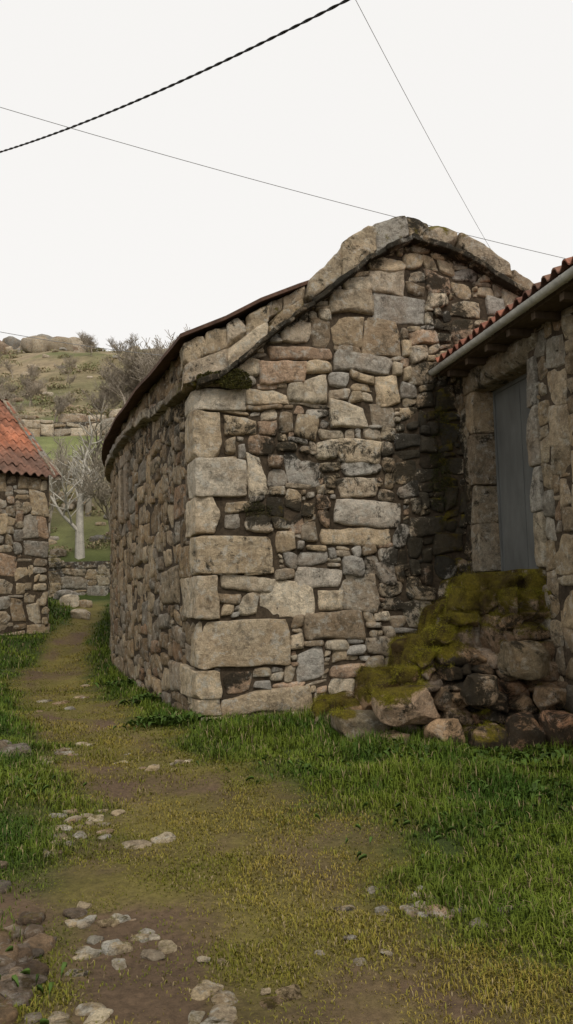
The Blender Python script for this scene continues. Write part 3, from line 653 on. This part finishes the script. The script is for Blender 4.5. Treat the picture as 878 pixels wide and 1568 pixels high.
# ---------------------------------------------------------------- grass
def inside(x,y):
    gy=10.02+.198*x; lx=np.interp(y,LP[:,1],LP[:,0]); b=(y>gy-.05)&(x>lx-.05)&(y<23)
    r=(x>2.4+(10.48-y)*.204-.05); h=(y>fy(x)+.1)&(x>.45)
    q=(x+6.1)*.707-(y-20)*.707; c=(q<0)&((x+6.1)*.707+(y-20)*.707<0.05)
    return b|r|h|(c&(y>12))
def blades(N,ymin,ymax,lo,hi,kind):
    y=np.exp(rng.uniform(np.log(ymin),np.log(ymax),N)); x=rng.uniform(-.52,.45,N)*y
    k=~inside(x,y); x,y=x[k],y[k]; p=pmask(x,y); dm=dirtmask(x,y); u=rng.random(len(x))
    patch=n2(x,y,3.,3,55)
    if kind=='lush': keep=(u>p*.97)&(rng.random(len(x))>dm*.9)&(patch+n2(x,y,1.2,2,91)*.6>-.75+.35*rng.random(len(x)))
    else: keep=(u<p*1.3)&(patch>-.5+.6*rng.random(len(x)))&(rng.random(len(x))>dm*.85)
    x,y,p,dm,patch=x[keep],y[keep],p[keep],dm[keep],patch[keep]; n=len(x)
    L=rng.uniform(lo,hi,n)*(1+.8*patch)*(1+.8*n2(x,y,.9,2,57)); L*=np.interp(y,[3,10,25],[1,1.15,1.2])
    if kind=='lush':
        nearwall=np.exp(-np.abs(y-fy(x)+.25)/.3)*(x>.3); L*=1+.8*nearwall
        L*=1-.65*sst(.0,.5,p)
    wd=rng.uniform(.0016,.0034,n)*np.interp(y,[3,10,25],[1,2.,5.]); az=rng.uniform(0,2*np.pi,n); bend=rng.uniform(.15,1.1,n)
    z=gz(x,y)-.004; dx,dy=np.cos(az),np.sin(az); sx,sy=-dy*wd,dx*wd
    V=np.zeros((n,5,3))
    V[:,0]=np.stack([x-sx,y-sy,z],1);V[:,1]=np.stack([x+sx,y+sy,z],1)
    mx,my,mz=x+dx*L*bend*.3,y+dy*L*bend*.3,z+L*.6
    V[:,2]=np.stack([mx+sx*.8,my+sy*.8,mz],1);V[:,3]=np.stack([mx-sx*.8,my-sy*.8,mz],1)
    V[:,4]=np.stack([x+dx*L*bend*.9,y+dy*L*bend*.9,z+L*(1.05-.45*bend)],1)
    t=np.clip(rng.random(n)*.6+1.2*n2(x,y,1.3,3,58)+.2,0,1)
    if kind=='lush': c=lerp(np.tile([[.042,.088,.010]],(n,1)),[.14,.18,.02],t)
    else: c=lerp(np.tile([[.12,.13,.014]],(n,1)),[.28,.215,.045],t)
    c=lerp(c,[.27,.21,.11],(rng.random(n)<(.08 if kind=='lush' else .12)).astype(float)); c=lerp(c,[.20,.18,.026],p*.9 if kind=='lush' else p*0)
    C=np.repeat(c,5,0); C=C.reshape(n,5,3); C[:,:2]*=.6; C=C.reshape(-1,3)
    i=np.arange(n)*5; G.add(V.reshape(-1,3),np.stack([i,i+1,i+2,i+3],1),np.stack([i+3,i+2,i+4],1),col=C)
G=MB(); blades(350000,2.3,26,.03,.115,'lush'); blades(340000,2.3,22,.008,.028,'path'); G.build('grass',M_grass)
mb=MB()
def weed(cx,cy,R,n,L):
    for i in range(n):
        x=cx+rng.normal()*R*.5;y=cy+rng.normal()*R*.35; 
        if inside(np.array([x]),np.array([y]))[0]: continue
        z=float(gz(np.array(x),np.array(y))); az=rng.uniform(0,6.28); l=L*rng.uniform(.6,1.3); e=rng.uniform(.3,1.1); w=l*.22
        d=np.array([math.cos(az),math.sin(az)]); s=np.array([-d[1],d[0]]); pts=[]
        for t,ww,hh in ((0,.12,0),(.35,.8,.55),(.7,1,.8),(1,.1,.75)):
            c=np.array([x,y])+d*l*t*math.cos(e)
            for sg in (-1,0,1): pts.append((*(c+s*w*ww*sg),z+.02+l*hh*math.sin(e)+(.02 if sg else 0)))
        k=rng.uniform(.6,1.3); mb.add(pts,gridq(4,3),col=(.065*k,.11*k,.02*k))
weed(2.0,7.5,.9,420,.10); weed(1.3,7.7,.6,120,.08); weed(-1.55,9.5,.4,160,.10); weed(-2.1,11.5,.3,60,.12); weed(-1.25,3.4,.3,26,.05); weed(-2.3,6.5,.5,50,.07); weed(1.1,5.2,.8,60,.05); weed(.3,7.,.8,50,.06); weed(-2.9,13.5,.3,60,.12); weed(1.8,6.2,.6,110,.07)
mb.build('broadleaf_weeds',M_leaf)
# ---------------------------------------------------------------- cables
def cable(name,p0,p1,sag,r,mat,ext=.6,twist=False):
    p0=np.array(p0,float);p1=np.array(p1,float); t=np.linspace(-ext,1+ext,700 if twist else 60); P=p0+(p1-p0)*t[:,None]; P[:,2]-=sag*(1-(2*t-1)**2)
    if twist:
        d=(p1-p0)/np.linalg.norm(p1-p0); a=np.cross(d,[0,0,1]); a/=np.linalg.norm(a); b=np.cross(d,a); s=(t-t[0])*np.linalg.norm(p1-p0); ph=s/.34*2*np.pi
        Ps=[P+(a*np.cos(ph+k)[:,None]+b*np.sin(ph+k)[:,None])*r*.8 for k in (0,np.pi)]
    else: Ps=[P]
    mb=MB()
    for P in Ps:
        S=[(P[i],P[i+1],r,r) for i in range(len(P)-1)]; V,Q=tubes(S,.0,6); mb.add(V,Q)
    mb.build(name,mat)
cable('power_cable',(-4.62,12,8.65),(.62,7,7.15),.12,.0085,M_cable,.5,True)
cable('telephone_wire',(-5.2,14,10.75),(6.2,16,8.35),.1,.006,M_wire)
cable('telephone_wire',(.9,8,7.95),(3.85,14,7.85),.05,.0035,M_wire)
cable('telephone_wire',(-7.4,20,8.45),(-3.8,24,8.95),.05,.008,M_wire)
# ---------------------------------------------------------------- world, sun, camera
W=bpy.data.worlds.new('World'); sc.world=W; W.use_nodes=True; nt=W.node_tree; bg=nt.nodes['Background']
sky=nt.nodes.new('ShaderNodeTexSky'); sky.sky_type='NISHITA'; sky.sun_disc=False; sky.sun_elevation=math.radians(48); sky.sun_rotation=math.radians(160); sky.air_density=1; sky.dust_density=3
hs=nt.nodes.new('ShaderNodeHueSaturation'); hs.inputs['Saturation'].default_value=.12; nt.links.new(sky.outputs[0],hs.inputs['Color'])
v1=nt.nodes.new('ShaderNodeVectorMath'); v1.operation='SCALE'; v1.inputs['Scale'].default_value=.12; nt.links.new(hs.outputs[0],v1.inputs[0])
v2=nt.nodes.new('ShaderNodeVectorMath'); v2.operation='ADD'; nt.links.new(v1.outputs[0],v2.inputs[0]); v2.inputs[1].default_value=(8.55,8.4,8.2)
nt.links.new(v2.outputs[0],bg.inputs['Color']); bg.inputs['Strength'].default_value=.105
sd=bpy.data.lights.new('sun','SUN'); sd.energy=1.5; sd.angle=math.radians(16); sd.color=(1,.94,.86); so=bpy.data.objects.new('sun',sd); sc.collection.objects.link(so)
dirv=Vector((math.sin(math.radians(160))*math.cos(math.radians(48)),math.cos(math.radians(160))*math.cos(math.radians(48)),math.sin(math.radians(48))))
so.rotation_euler=dirv.to_track_quat('Z','Y').to_euler()
cd=bpy.data.cameras.new('camera'); co=bpy.data.objects.new('camera',cd); sc.collection.objects.link(co); sc.camera=co
cd.sensor_fit='VERTICAL'; cd.sensor_height=24; cd.lens=24*1200/1568; cd.clip_end=2000; cd.clip_start=.05
p=math.radians(5.52); ro=math.radians(1.3)
f=Vector((0,math.cos(p),math.sin(p))); r0=Vector((1,0,0)); u0=Vector((0,-math.sin(p),math.cos(p)))
R=r0*math.cos(ro)-u0*math.sin(ro); U=u0*math.cos(ro)+r0*math.sin(ro)
m=Matrix((R,U,-f)).transposed().to_4x4(); m.translation=Vector((0,0,1.6)); co.matrix_world=m
sc.view_settings.view_transform='Standard'; sc.view_settings.look='None'; sc.view_settings.exposure=0
